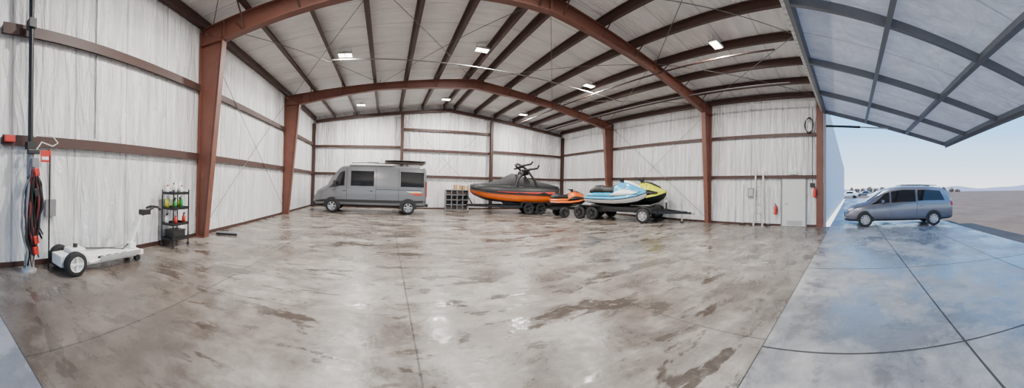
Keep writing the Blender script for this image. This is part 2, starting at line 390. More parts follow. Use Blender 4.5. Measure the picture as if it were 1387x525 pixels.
# ------------------------------------------------------------------ wheels & vehicles
def wheel(parent,c,r,w,side,rim=m_rim,spokes=5,name='wheel',tn=28):
    wh=bpy.data.objects.new(name,None);COL.objects.link(wh);wh.parent=parent;wh.location=c;wh.empty_display_size=.1
    h=w/2;rr=r*.64
    MB().lathe([(rr,-h*.9),(r*.93,-h),(r*.99,-h*.75),(r,0),(r*.99,h*.75),(r*.93,h),(rr,h*.9),(rr,-h*.9)],m_tire,ax='Y',n=tn).part('tyre',wh)
    mb=MB();f=side
    mb.lathe([(rr,f*h*.88),(rr*.92,f*h*.9),(rr*.9,f*h*.3),(0,f*h*.3)],rim,ax='Y',n=tn)
    for k in range(spokes):
        a=2*PI*k/spokes;mb.beam((0,f*h*.62,0),(math.cos(a)*rr*.93,f*h*.8,math.sin(a)*rr*.93),.045*r/.3,.05*r/.3,rim)
    mb.lathe([(rr*.24,f*h*.5),(rr*.22,f*h*.9),(0,f*h*.92)],rim,ax='Y',n=12)
    mb.part('rim',wh);return wh
class Car:
    def __init__(s,st): s.st=st
    def at(s,x):
        st=s.st
        if x<=st[0][0]: return st[0]
        for a,b in zip(st[:-1],st[1:]):
            if x<=b[0]:
                t=(x-a[0])/(b[0]-a[0]);return tuple(a[i]+(b[i]-a[i])*t for i in range(7))
        return st[-1]
    def ring(s,q):
        x,zb,zt,zr,wm,wb,wr=q
        h=[(0,zb),(wm*.86,zb),(wm*.97,zb+.07),(wm,zb+.2),(wm,(zb+zt)/2+.1),((wm+wb)/2,zt-.06),(wb,zt),(wr+.02,zr-.07),(wr-.03,zr-.02),(wr-.16,zr+.01),(0,zr+.035)]
        return [V((x,y,z)) for y,z in h]+[V((x,-y,z)) for y,z in h[-2:0:-1]]
    def body(s,parent,m,lower=None,name='body'):
        qs=[]
        for a,b in zip(s.st[:-1],s.st[1:]):
            n=max(1,int((b[0]-a[0])/.25))
            for i in range(n): qs.append(s.at(a[0]+(b[0]-a[0])*i/n))
        qs.append(s.st[-1])
        N=len(s.ring(qs[0]))
        def mf(i,k):
            if lower and (k<2 or k>=N-2): return lower
            return m
        return MB().loft([s.ring(q) for q in qs],mf).part(name,parent)
    def side(s,x,f,sg,off=.008):
        q=s.at(x);y=q[5]+(q[6]+.02-q[5])*f;z=q[2]+(q[3]-.07-q[2])*f;return V((x,sg*(y+off),z))
    def low(s,x,f,sg,off=.006):
        q=s.at(x);z=q[1]+.2+(q[2]-.06-q[1]-.2)*f;return V((x,sg*(q[4]+off),z))
    def swin(s,parent,b0,b1,t0,t1,f0,f1,m,name='side_window',sgs=(1,-1),n=6,fn=None):
        for sg in sgs:
            vs=[];fs=[];K=3
            for j in range(K+1):
                g=j/K;xa=b0+(t0-b0)*g;xb=b1+(t1-b1)*g;f=f0+(f1-f0)*g
                for i in range(n+1): vs.append((fn or s.side)(xa+(xb-xa)*i/n,f,sg))
            for j in range(K):
                for i in range(n): a=j*(n+1)+i;fs.append((a,a+1,a+n+2,a+n+1))
            MB().add(vs,fs,m,True).part(name,parent)
    def twin(s,parent,x0,x1,m,name,inset=.1,off=(.006,.012),n=6):
        vs=[];fs=[];K=8
        for i in range(n+1):
            x=x0+(x1-x0)*i/n;q=s.at(x);w=max(.1,q[6]-inset)
            for k in range(K+1):
                g=-1+2*k/K;z=q[3]+.01+.025*(1-abs(g)*w/q[6])
                vs.append((x+off[0],g*w,z+off[1]))
        for i in range(n):
            for k in range(K): a=i*(K+1)+k;fs.append((a,a+1,a+K+2,a+K+1))
        MB().add(vs,fs,m,True).part(name,parent)
    def arch(s,parent,x,r,wz,m=m_blk,sgs=(1,-1)):
        w=s.at(x)[4]
        for sg in sgs:
            vs=[(x,sg*(w+.004),wz)];n=22
            for k in range(n+1):
                a=-.25+(PI+.5)*k/n;vs.append((x+r*math.cos(a),sg*(w+.004),wz+r*math.sin(a)))
            MB().add(vs,[(0,i+1,i+2) for i in range(n)],m).part('wheel_arch',parent)
    def line(s,parent,pts,m=m_blk,r=.006,sgs=(1,-1),name='door_seam'):
        for sg in sgs: MB().tube([V((p.x,sg*abs(p.y),p.z)) for p in pts],r,m,4).part(name,parent)
# --- camper van
c=Car([(0,.5,1.2,2.28,.86,.86,.74),(.03,.42,1.28,2.38,.95,.95,.80),(.15,.38,1.32,2.44,.99,.985,.84),(1.5,.36,1.32,2.47,1.0,.99,.85),(3.9,.36,1.32,2.47,1.0,.99,.85),(4.35,.36,1.32,2.42,1.0,.99,.83),(4.55,.36,1.31,2.28,1.0,.985,.80),(4.95,.36,1.28,1.80,.99,.975,.80),(5.2,.36,1.22,1.42,.97,.95,.84),(5.5,.34,1.12,1.26,.94,.92,.84),(5.75,.32,.98,1.10,.89,.87,.78),(5.86,.32,.82,.90,.84,.82,.74),(5.93,.34,.62,.68,.76,.74,.66)])
van=thing('camper_van','slate grey camper van with tinted windows and loaded roof rack','van',(2.1,16.1,0),PI)
c.body(van,m_gvan,m_blk)
c.twin(van,4.42,5.12,m_glass2,'windscreen')
c.swin(van,4.25,5.08,4.25,4.50,.08,.8,m_glass,'cab_window');c.swin(van,2.72,3.92,2.72,3.92,.08,.8,m_glass,'side_window')
c.swin(van,.14,1.35,.14,1.35,.08,.8,m_glass,'side_window')
c.swin(van,.1,5.8,.1,5.8,0,.2,m_blk,'sill_cladding',fn=lambda x,f,sg:c.low(x,f,sg,.012),n=20)
for x in(.95,4.88): c.arch(van,x,.44,.36)
for x in(.95,4.88):
    for sg in(1,-1): wheel(van,(x,sg*.90,.345),.345,.25,sg,m_rim,6)
for xx in(2.62,4.12,1.45): c.line(van,[c.low(xx,.1,1),c.low(xx,1,1),c.side(xx,.05,1),c.side(xx,.95,1)],r=.009)
c.line(van,[c.low(5.1,.35,1),c.low(4.35,.35,1)] );c.line(van,[c.low(.3,.98,1),c.low(2.6,.98,1)],r=.012,name='slide_rail')
MB().bb(5.78,5.94,-.5,.5,.62,.86,m_blk).part('grille',van)
MB().lathe([(.09,-.005),(.1,0),(.09,.005)],m_lgrey,c=(5.955,0,.76),ax='X',n=20).beam((5.955,0,.76),(5.955,0,.85),.012,.012,m_lgrey).beam((5.955,0,.76),(5.955,.078,.715),.012,.012,m_lgrey).beam((5.955,0,.76),(5.955,-.078,.715),.012,.012,m_lgrey).part('emblem',van)
for sg in(1,-1):
    MB().sph((5.72,sg*.72,.88),(.16,.14,.12),m_head,10).part('headlight',van)
    MB().bb(-.01,.03,sg*.93-.05,sg*.93+.05,.9,1.7,m_tail).part('tail_light',van)
    mb=MB();mb.box((4.72,sg*1.16,1.5),(.14,.2,.34),m_blk).beam((4.7,sg*.95,1.4),(4.72,sg*1.12,1.42),.05,.05,m_blk);mb.part('side_mirror',van,bev=.03)
    MB().box((2.85,sg*1.005,1.15),(.16,.03,.035),m_blk).part('door_handle',van);MB().box((4.25,sg*1.005,1.15),(.16,.03,.035),m_blk).part('door_handle',van)
MB().bb(5.8,5.98,-.85,.85,.3,.55,m_blk).part('front_bumper',van,bev=.04);MB().bb(-.1,.06,-.9,.9,.38,.55,m_blk).part('rear_bumper',van,bev=.03)
lowf=lambda o:(lambda x,f,sg:c.low(x,f,sg,o))
c.swin(van,.2,.60,.25,.75,.60,.68,m_redp,'side_graphic',fn=lowf(.014));c.swin(van,.2,.75,.3,.95,.70,.78,m_orgp,'side_graphic',fn=lowf(.015));c.swin(van,.2,.9,.4,1.1,.80,.88,m_sail,'side_graphic',fn=lowf(.016))
mb=MB()
for sg in(1,-1): mb.tube([(.2,sg*.72,2.6),(3.9,sg*.72,2.6)],.025,m_blkm)
for x in(.25,1.0,1.8,2.6,3.3,3.85): mb.beam((x,-.72,2.6),(x,.72,2.6),.05,.03,m_blkm);mb.cyl((x,.72,2.46),(x,.72,2.6),.02,m_blkm,n=8);mb.cyl((x,-.72,2.46),(x,-.72,2.6),.02,m_blkm,n=8)
mb.part('roof_rack',van)
MB().cyl((1.7,.86,2.5),(4.0,.86,2.5),.06,m_lgrey).part('awning_case',van)
MB().bb(2.5,3.1,-.35,.35,2.62,2.72,m_lgrey).part('roof_fan',van,bev=.04)
for i,(zz,yy,mm) in enumerate([(2.67,.36,m_wood),(2.77,.34,m_blk),(2.67,-.36,m_wood),(2.77,-.34,m_wood)]):
    rings=[]
    for k in range(13):
        t=k/12;w=.3*math.sin(PI*min(max(t,.03),.97))**.5
        rings.append([V((2.2*t,w*math.cos(a),.045*math.sin(a))) for a in [2*PI*j/12 for j in range(12)]])
    mb=MB().loft(rings,mm);o=mb.top('paddle_board','long dark paddle board strapped to the van roof rack','board',(2.1,16.1-yy,zz),PI,group='boards on the van roof')
# --- minivan
k=.95
c=Car([tuple(v*k for v in q) for q in [(0,.42,.92,1.05,.80,.80,.66),(.04,.34,1.02,1.22,.90,.88,.72),(.22,.3,1.08,1.58,.97,.95,.74),(.5,.28,1.1,1.76,.99,.97,.73),(1.3,.26,1.09,1.83,.99,.97,.74),(2.4,.26,1.06,1.83,.99,.97,.74),(3.0,.26,1.03,1.75,.99,.96,.73),(3.35,.26,1.02,1.62,.99,.95,.72),(4.1,.26,.98,1.12,.98,.93,.78),(4.5,.26,.88,1.02,.96,.91,.76),(4.85,.26,.74,.86,.89,.84,.70),(5.02,.28,.6,.68,.80,.76,.62),(5.1,.32,.48,.54,.70,.66,.55)]])
mv=thing('minivan','blue-grey minivan parked outside beside the hangar','car',(13.5,-4.6,0),PI/2)
c.body(mv,m_svan,m_blk)
c.twin(mv,3.2,3.88,m_glass2,'windscreen',.08);c.twin(mv,.06,.4,m_glass,'rear_window',.08,(-.01,.01))
c.swin(mv,2.9,3.72,2.9,3.1,.1,.85,m_glass);c.swin(mv,1.75,2.82,1.75,2.82,.08,.87,m_glass);c.swin(mv,.42,1.65,.6,1.65,.12,.86,m_glass)
for x in(.95,3.95): c.arch(mv,x,.37,.32)
for x in(.95,3.95):
    for sg in(1,-1): wheel(mv,(x,sg*.865,.315),.315,.21,sg,m_rim,10)
for xx in(1.7,2.86): c.line(mv,[c.low(xx,0,1),c.low(xx,1,1),c.side(xx,0,1)],r=.005)
c.line(mv,[c.low(3.5,.2,1),c.low(3.6,1,1)],r=.005);c.line(mv,[c.low(.3,.98,1),c.low(1.7,.98,1)],r=.006,name='slide_rail')
for sg in(1,-1):
    MB().sph((4.5,sg*.72,.72),(.2,.12,.09),m_head,10).part('headlight',mv);MB().sph((.1,sg*.8,.95),(.1,.09,.14),m_tail,10).part('tail_light',mv)
    MB().sph((3.2,sg*1.02,1.08),(.08,.1,.08),m_svan,10).part('side_mirror',mv)
    for x in(1.5,2.65): MB().box((x,sg*.955,.88),(.16,.03,.03),m_svan).part('door_handle',mv)
    MB().tube([(.7,sg*.6,1.77),(1.5,sg*.6,1.80),(2.4,sg*.6,1.79)],.018,m_blkm).part('roof_rail',mv)
MB().bb(4.72,4.86,-.4,.4,.42,.6,m_blk).part('grille',mv)
# ------------------------------------------------------------------ boat
Bst=V((9.75,15.2,0));bdir=math.atan2(16.72-15.2,4.9-9.75)
boat=thing('wakeboard_boat','orange and black wakeboard boat under black cover on its trailer','boat',tuple(Bst),bdir);boat.scale=(.91,1,1.0)
ST=[(0,.66,.95,.72,1.12,1.08,1.50),(1,.62,1.0,.70,1.18,1.09,1.52),(2.6,.62,1.0,.72,1.20,1.12,1.55),(3.8,.64,.95,.80,1.17,1.16,1.58),(4.6,.74,.78,.90,1.08,1.22,1.60),(5.1,.90,.52,1.02,.92,1.29,1.61),(5.45,1.06,.3,1.14,.68,1.34,1.60),(5.6,1.22,.15,1.26,.45,1.39,1.58)]
def bring(q):
    x,zk,yc,zc,yg,z1,zg=q
    h=[(0,zk),(yc,zc),((yc+yg)/2+.04,(zc+z1)/2),(yg-.01,z1),(yg,z1+.03),(yg-.03,zg),(yg-.12,zg+.03),(0,zg+.06)]
    return [V((x,y,z)) for y,z in h]+[V((x,-y,z)) for y,z in h[-2:0:-1]]
def bm_(i,k):
    k=min(k,13-k);return (m_blk,m_org,m_org,m_blk,m_blkm,m_blk,m_blk)[min(k,6)]
MB().loft([bring(q) for q in ST],bm_).part('hull',boat)
for sg in (1,-1):
    MB().loft([[V((x,sg*(yg+.015),z1+.16+d)) for d in(-w,w)]+[V((x,sg*(yg+.003),z1+.16+d)) for d in(w,-w)] for x,w,yg,z1 in [(.3,.09,1.13,1.05),(1.5,.05,1.17,1.05),(2.8,.025,1.18,1.07),(3.9,.01,1.15,1.11)]],m_redp).part('hull_stripe',boat)
    MB().tube([(.1,sg*1.14,1.08),(1,sg*1.2,1.09),(2.6,sg*1.22,1.12),(3.8,sg*1.19,1.16),(4.6,sg*1.10,1.22),(5.1,sg*.94,1.29),(5.45,sg*.7,1.34),(5.6,sg*.46,1.39)],.022,m_blk).part('rub_rail',boat)
MB().bb(-.5,.0,-.95,.95,.78,.86,m_blk).part('swim_platform',boat,bev=.02)
rings=[]
for x,h,w in [(.05,.10,1.05),(.6,.22,1.12),(1.2,.32,1.15),(1.8,.46,1.15),(2.4,.66,1.14),(2.9,.76,1.13),(3.2,.62,1.12),(3.7,.36,1.09),(4.4,.16,1.0),(5.0,.08,.8),(5.4,.04,.5)]:
    zg=1.55+.015*x
    pr=[(w,-.12),(w*.96,.06),(w*.8,h*.6),(w*.45,h*.93),(0,h),(-w*.45,h*.93),(-w*.8,h*.6),(-w*.96,.06),(-w,-.12)]
    rings.append([V((x,y,zg+z)) for y,z in pr])
MB().loft(rings,m_cover).part('boat_cover',boat)
mb=MB()
for sg in(1,-1):
    mb.tube([(1.4,sg*1.1,1.54),(1.65,sg*1.05,1.98),(2.05,sg*.97,2.5),(2.45,sg*.84,2.78),(2.6,sg*.5,2.86),(2.6,0,2.88)],.07,m_blkm)
    mb.tube([(2.75,sg*1.1,1.56),(2.65,sg*1.02,1.95),(2.35,sg*.95,2.3),(2.15,sg*.95,2.55)],.065,m_blkm)
mb.tube([(2.15,-.95,2.55),(2.0,0,2.6),(2.15,.95,2.55)],.06,m_blkm)
mb.part('wakeboard_tower',boat)
for sg in(1,-1):
    MB().tube([(2.3,sg*1.0,2.45),(2.1,sg*1.25,2.5),(1.5,sg*1.3,2.6),(1.4,sg*1.28,2.78)],.06,m_blkm).tube([(2.6,sg*.95,2.66),(2.5,sg*1.25,2.7),(1.9,sg*1.3,2.83),(1.8,sg*1.28,2.98)],.06,m_blkm).part('board_rack',boat)
    MB().lathe([(.0,-.2),(.14,-.18),(.17,-.05),(.17,.1),(.15,.15),(0,.15)],m_blk,c=(2.1,sg*.65,2.38),ax='X',n=14).part('tower_speaker',boat)
bt=thing('boat_trailer','black tandem-axle trailer carrying the orange boat','trailer',tuple(Bst),bdir);bt.scale=(.88,1,1)
mb=MB()
for sg in(1,-1):
    mb.beam((.1,sg*.75,.42),(3.6,sg*.75,.42),.1,.14,m_blkm);mb.beam((3.6,sg*.75,.42),(6.0,0,.42),.1,.14,m_blkm)
    mb.beam((.1,sg*.45,.58),(3.6,sg*.45,.58),.12,.06,m_blk)
for x in(.2,1.4,2.6,3.6): mb.beam((x,-.75,.45),(x,.75,.45),.08,.1,m_blkm)
mb.beam((5.6,0,.45),(5.98,0,1.0),.08,.08,m_blkm);mb.box((6.02,0,1.05),(.12,.2,.16),m_blk);mb.beam((1.2,-.95,.33),(1.2,.95,.33),.07,.07,m_blkm).beam((2.0,-.95,.33),(2.0,.95,.33),.07,.07,m_blkm)
mb.part('trailer_frame',bt)
for sg in(1,-1):
    MB().bb(.75,2.45,sg*1.02-.14,sg*1.02+.14,.66,.70,m_blk).bb(.68,.75,sg*1.02-.14,sg*1.02+.14,.5,.69,m_blk).bb(2.45,2.52,sg*1.02-.14,sg*1.02+.14,.5,.69,m_blk).part('fender',bt)
    for x in(1.2,2.0): wheel(bt,(x,sg*1.02,.33),.33,.2,sg,m_rimb,5)
MB().cyl((5.9,0,.05),(5.9,0,.55),.04,m_lgrey).cyl((5.9,-.03,.06),(5.9,.03,.06),.06,m_tire).part('jack',bt)
# ------------------------------------------------------------------ jet skis
def pwc(name_label,loc,rz,mh,mt,ma,scale=1):
    t=thing('jet_ski',name_label,'jet ski',loc,rz,group='jet skis');t.scale=(scale,min(scale,1.0),scale*1.05)
    st=[(0,.14,.36,.20,.46,.36,.42),(.5,.06,.40,.16,.53,.34,.42),(1.5,.04,.42,.16,.56,.34,.44),(2.1,.08,.36,.2,.52,.40,.50),(2.55,.2,.2,.28,.36,.50,.60),(2.8,.36,.08,.4,.18,.60,.67),(2.9,.5,.03,.52,.07,.65,.70)]
    def rg(q):
        x,zk,yc,zc,yg,z1,zg=q
        h=[(0,zk),(yc,zc),(yg,z1-.04),(yg+.02,z1),(yg-.03,zg),(0,zg+.04)]
        return [V((x,y,z)) for y,z in h]+[V((x,-y,z)) for y,z in h[-2:0:-1]]
    def mf(i,k):
        k=min(k,9-k);return (m_blk,m_white if ma==m_white else m_blk,m_blk,mh,m_blk)[min(k,4)]
    MB().loft([rg(q) for q in st],mf).part('hull',t)
    def lf(sts,m,name,lab=None):
        R=[]
        for x,w,z0,z1 in sts:
            R.append([V((x,y,z)) for y,z in [(w,z0),(w*.95,z0+(z1-z0)*.5),(w*.62,z0+(z1-z0)*.92),(0,z1),(-w*.62,z0+(z1-z0)*.92),(-w*.95,z0+(z1-z0)*.5),(-w,z0)]])
        MB().loft(R,m).part(name,t,lab)
    lf([(.12,.2,.40,.60),(.5,.24,.40,.68),(1.2,.24,.40,.68),(1.6,.22,.40,.66)],mt,'seat_base')
    lf([(.15,.17,.58,.74),(.45,.21,.60,.92),(.8,.21,.60,.93),(.95,.19,.58,.84),(1.3,.19,.58,.88),(1.5,.16,.58,.96)],m_blk,'seat')
    lf([(1.4,.2,.42,.90),(1.65,.28,.42,1.04),(1.95,.33,.44,1.10),(2.25,.31,.48,1.02),(2.55,.24,.54,.88),(2.76,.14,.60,.77),(2.88,.05,.64,.71)],mt,'hood')
    lf([(1.9,.16,1.02,1.13),(2.15,.2,.98,1.09),(2.4,.16,.88,.99),(2.65,.08,.78,.87)],ma,'hood_panel')
    for sg in(1,-1):
        MB().loft([[V((x,sg*y,z)) for y,z in((.33,z0),(.43,z0+.02),(.38,z0+h))] for x,z0,h in [(1.3,.46,.06),(1.8,.48,.28),(2.2,.52,.22),(2.6,.6,.06)]],ma if ma==m_white else m_blk).part('side_fairing',t)
        MB().sph((1.95,sg*.40,1.06),(.05,.07,.05),m_blk,8).part('mirror',t)
    MB().tube([(1.58,-.38,1.20),(1.66,-.2,1.18),(1.68,0,1.15),(1.66,.2,1.18),(1.58,.38,1.20)],.03,m_blk).cyl((1.85,0,1.0),(1.68,0,1.15),.08,m_blk,.07).box((1.7,0,1.19),(.16,.26,.10),m_blk).part('handlebar',t)
    return t
U=V((.33,-.944,0)).normalized();N_=V((.944,.33,0)).normalized();R0=V((10.05,12.5,0));rzt=math.atan2(U.y,U.x)
def TP(s,v,z=0): p=R0+U*s+N_*v;return (p.x,p.y,z)
tr=thing('jet_ski_trailer','long black flatbed trailer carrying jet skis, tongue on jack','trailer',tuple(R0),rzt)
mb=MB()
for sg in(.85,-.85,.3,-.3): mb.beam((0,sg,.52),(4.3,sg,.52),.08,.12,m_blkm)
for x in(0,.8,1.6,2.4,3.2,4.3): mb.beam((x,-.9,.52),(x,.9,.52),.08,.1,m_blkm)
for sg in(1,-1): mb.beam((4.2,sg*.85,.5),(5.5,0,.47),.08,.12,m_blkm)
mb.beam((3.9,0,.47),(5.75,0,.45),.08,.1,m_blkm)
for x in(.3,1.02,3.7): mb.beam((x,-.9,.34),(x,.9,.34),.06,.06,m_blkm)
mb.part('trailer_frame',tr)
for v in(-.80,-.32,.42,.88): MB().bb(.1,4.1,v-.06,v+.06,.58,.68,m_blk).part('bunk',tr)
MB().bb(.0,4.2,-.95,.95,.455,.475,m_blk).part('deck',tr)
for sg in(1,-1):
    for x in(.3,1.02,3.7): wheel(tr,(x,sg*1.03,.33),.33,.2,sg,m_rimb if x<2 else m_lgrey,6)
    MB().bb(-.1,1.45,sg*1.03-.13,sg*1.03+.13,.69,.72,m_blk).part('fender',tr);MB().tube([(3.3,sg*1.03,.45),(3.4,sg*1.03,.66),(3.6,sg*1.03,.73),(3.8,sg*1.03,.73),(4.0,sg*1.03,.66),(4.1,sg*1.03,.45)],.03,m_blkm).part('fender',tr)
MB().cyl((5.3,-.12,.08),(5.3,-.12,.85),.035,m_lgrey).beam((5.3,-.12,.85),(5.3,-.3,.87),.02,.02,m_lgrey).cyl((5.3,-.12,.0),(5.3,-.12,.08),.08,m_blk).part('jack',tr)
MB().sph((5.8,0,.45),(.1,.06,.06),m_lgrey,8).part('coupler',tr);MB().beam((4.5,0,.5),(4.5,0,1.0),.07,.07,m_blkm).box((4.5,0,1.0),(.15,.15,.12),m_lgrey).part('winch_post',tr)
pwc('sky blue and white jet ski on the black trailer',TP(.5,-.56,.66),rzt,m_blu,m_blu,m_white,1.1)
pwc('lime yellow and black jet ski on the black trailer',TP(1.1,.64,.66),rzt,m_yel,m_yel,m_blk,1.1)
rz3=math.atan2(-.24,.97);o2=V((8.2,13.35,0));st=thing('jet_ski_trailer','small black single trailer under the orange jet ski','trailer',tuple(o2),rz3)
MB().beam((0,.3,.45),(2.1,.3,.45),.07,.09,m_blkm).beam((0,-.3,.45),(2.1,-.3,.45),.07,.09,m_blkm).beam((.2,-.3,.45),(.2,.3,.45),.07,.09,m_blkm).beam((.7,-.5,.28),(.7,.5,.28),.06,.06,m_blkm).bb(.1,2.1,.14,.24,.45,.52,m_blk).bb(.1,2.1,-.24,-.14,.45,.52,m_blk).cyl((2.0,0,0),(2.0,0,.45),.03,m_lgrey).part('trailer_frame',st)
for sg in(1,-1): wheel(st,(.7,sg*.58,.27),.27,.16,sg,m_rimb,5)
pwc('orange and black jet ski behind the boat stern',tuple(o2+V((0,0,.50))),rz3,m_org,m_org,m_blk,.76)
# ------------------------------------------------------------------ cubby shelf
CX=4.42
cb=thing('cubby_shelf','dark brown open cubby shelf against the gable wall','shelf',(CX,18.1,0))
mb=MB();Wc,Hc,Dc=1.45,1.28,.38
for i in range(5): x=-Wc/2+Wc*i/4;mb.bb(x-.02,x+.02,-Dc/2,Dc/2,0,Hc,m_grey)
for j in range(5): z=.03+(Hc-.05)*j/4;mb.bb(-Wc/2,Wc/2,-Dc/2,Dc/2,z-.02,z+.02,m_grey)
mb.bb(-Wc/2,Wc/2,Dc/2-.01,Dc/2,0,Hc,m_blk);mb.part('body',cb)
for i in range(4):
    for j in range(4):
        if (i*3+j*5)%3: continue
        x=-Wc/2+Wc*(i+.5)/4;z=.055+(Hc-.05)*j/4
        MB().bb(-.13,.13,-.13,.13,0,.18+.02*((i+j)%3),[m_wood,m_blk,m_wood][(i+2*j)%3]).top('storage_bin','small dark bin stored in a cubby of the shelf','bin',(CX+x,18.1,z),group='bins in the cubby shelf')
for x,w,h in((CX+.05,.46,.30),(CX+.55,.4,.27)):
    MB().bb(-w/2,w/2,-.15,.15,0,h,m_card).bb(-.03,.03,-.152,.152,.0,h+.002,m_sail).top('cardboard_box','brown cardboard box on top of the cubby shelf','box',(x,18.1,Hc+.005),group='boxes on the cubby shelf')
# ------------------------------------------------------------------ wheeled shelf rack
rk=thing('utility_cart','black wire shelf cart on casters against the side wall','cart',(-4.48,5.2,0),0)
mb=MB()
for sx in(-.17,.17):
    for sy in(-.27,.27): mb.cyl((sx,sy,.08),(sx,sy,1.3),.016,m_blkm,n=8)
mb.part('post',rk)
for z in(.16,.5,.86,1.2):
    mb=MB().bb(-.18,.18,-.28,.28,z-.01,z,m_blkm)
    for sx in(-.18,.18): mb.bb(sx-.005,sx+.005,-.28,.28,z,z+.05,m_blkm)
    for sy in(-.28,.28): mb.bb(-.18,.18,sy-.005,sy+.005,z,z+.05,m_blkm)
    mb.part('shelf',rk)
for sx in(-.17,.17):
    for sy in(-.27,.27): MB().cyl((sx-.012,sy,.04),(sx+.012,sy,.04),.04,m_blk,n=12).part('caster',rk)
def bottle(x,y,z,h,r,m,cap,lab):
    t=thing('spray_bottle',lab,'bottle',(x,y,z),group='bottles on the cart')
    MB().lathe([(0,0),(r,0),(r,h*.65),(r*.4,h*.8),(r*.35,h*.86),(0,h*.86)],m,n=14).part('bottle_body',t)
    MB().cyl((0,0,h*.84),(0,0,h),r*.4,cap,n=10).box((0,r*.5,h*.97),(r*.5,r*1.3,h*.1),cap).part('bottle_cap',t)
bm=[m_white,m_yp,m_redp,m_green,m_white,m_yp,m_white,m_yel]
cn={id(m_white):'white',id(m_yp):'yellow',id(m_redp):'red',id(m_green):'green',id(m_yel):'lime yellow'}
i=0
for z,n in((1.2,5),(.86,5),(.5,4)):
    for q in range(n):
        m=bm[(i*3+q)%8];bottle(-4.48+(.07 if q%2 else -.07),5.2-.22+.44*q/(n-1),z+.002,.2+.05*((i+q)%3),.045,m,[m_redp,m_blk,m_white][(i+q)%3],cn[id(m)]+' plastic cleaning bottle on the black cart');i+=1
MB().bb(-.14,.14,-.2,.2,0,.2,m_blk).bb(-.15,.15,-.21,.21,.2,.22,m_blk).top('storage_bin','black plastic bin on the lowest cart shelf','bin',(-4.48,5.2,.162))
MB().bb(-.3,.3,-.04,.04,.0,.05,m_blk).bb(-.29,.29,-.008,.008,.05,.09,m_lgrey).cyl((0,0,.05),(-.0,.12,.12),.015,m_blk).top('squeegee_head','black floor squeegee head lying by the column','squeegee',(-4.25,7.15,0),.3)
# ------------------------------------------------------------------ aircraft tug
tg=thing('aircraft_tug','low white electric aircraft tug with black wheels and tiller','aircraft tug',(-4.27,2.3,0),PI/2)
MB().prism([(-.2,.12),(-.2,.30),(.22,.32),(.32,.25),(1.3,.22),(1.55,.19),(1.55,.10),(0,.10)],-.17,.17,m_white).bb(.3,1.45,-.22,.22,.13,.17,m_white).part('chassis',tg,bev=.012)
MB().bb(.0,.28,-.13,.13,.31,.38,m_white).cyl((.15,0,.38),(.15,0,.44),.04,m_blk).part('motor_cover',tg,bev=.02)
for sg in(1,-1): wheel(tg,(0,sg*.28,.19),.19,.13,sg,m_white,4)
for sg in(1,-1): MB().cyl((1.4,sg*.12,.06),(1.4,sg*.18,.06),.06,m_tire).part('caster',tg)
MB().beam((.5,-.26,.2),(1.4,-.24,.2),.03,.06,m_lgrey).beam((.5,.26,.2),(1.4,.24,.2),.03,.06,m_lgrey).part('cradle_arm',tg)
MB().beam((1.3,0,.2),(1.62,0,.82),.06,.05,m_white).box((1.36,0,.28),(.14,.16,.1),m_white).part('tiller',tg)
MB().tube([(1.6,0,.80),(1.8,0,.9),(1.95,0,.95)],.028,m_blk).tube([(1.95,-.2,.93),(1.98,-.1,.97),(1.98,.1,.97),(1.95,.2,.93)],.025,m_blk).box((1.72,0,.88),(.18,.16,.1),m_blk).part('tiller_handle',tg)
MB().tube([(.3,.1,.34),(.5,.15,.29),(.8,.1,.27),(1.1,-.1,.26),(1.3,0,.3)],.012,m_blk).part('cable',tg)
for u in(.55,.72,.89,1.06): MB().bb(u-.05,u+.05,-.176,-.17,.185,.22,m_blk).part('side_label',tg)
# ------------------------------------------------------------------ utility pole with hoses
pl=thing('service_pole','black service pole with hung hoses and cables by the wall','pole',(-4.5,1.72,0))
MB().cyl((0,0,0),(0,0,.03),.13,m_lgrey).cyl((0,0,.03),(0,0,.28),.085,m_lgrey).cyl((0,0,.28),(0,0,2.0),.06,m_grey).part('pole_base',pl)
MB().cyl((0,0,2.0),(0,0,5.6),.045,m_blkm).box((0,0,4.0),(.16,.12,.14),m_blk).box((0,0,2.05),(.14,.14,.12),m_blk).part('pole_shaft',pl)
MB().box((.05,.05,1.72),(.14,.12,.26),m_grey).box((.06,.03,1.95),(.08,.2,.07),m_blk).part('control_box',pl,bev=.01)
random.seed(11)
for i in range(14):
    m=[m_blk,m_blk,m_maroon,m_blk,m_blk,m_grey,m_blk,m_redp,m_blkm,m_blk,m_blk,m_maroon,m_blk,m_blk][i]
    a=random.uniform(-.16,.16);b=random.uniform(-.16,.16);d=random.uniform(.06,.17);zb=random.uniform(.12,.9)
    pts=[(.07,.0,1.75)]
    for k in range(1,8):
        t=k/8;pts.append((d+.03*math.sin(k+i),a*math.sin(PI*t),1.75-(1.75-zb)*t))
    pts.append((d+.03,(a+b)/2,zb-.04))
    for k in range(7,0,-1):
        t=k/8;pts.append((d-.02+.03*math.cos(k*2+i),b*math.sin(PI*t)+(.02 if b>0 else -.02),1.7-(1.7-zb)*t))
    MB().tube(pts,.014+.004*(i%3),m,6).part('hose',pl)
for z,m in((1.62,m_redp),(.55,m_redp),(.38,m_redp),(1.3,m_blk)): MB().box((.18,.04,z),(.06,.09,.13),m,rot=(.2,0,.2)).part('connector',pl,bev=.01)
MB().tube([(.0,.06,2.2),(.0,.2,2.25),(.0,.4,2.23),(.0,.5,2.12),(.0,.4,2.06),(.0,.2,2.12),(0,.05,1.9)],.01,m_white,6).part('cord',pl)
MB().cyl((0,.35,.0),(0,.35,1.9),.014,m_blkm,n=8).cyl((0,.35,1.9),(0,.35,2.0),.022,m_redp,n=8).part('standing_rod',pl,'thin black rod with red tip')
MB().box((.1,.22,1.88),(.01,.15,.19),m_redp).part('warning_tag',pl,'red and white hanging tag')
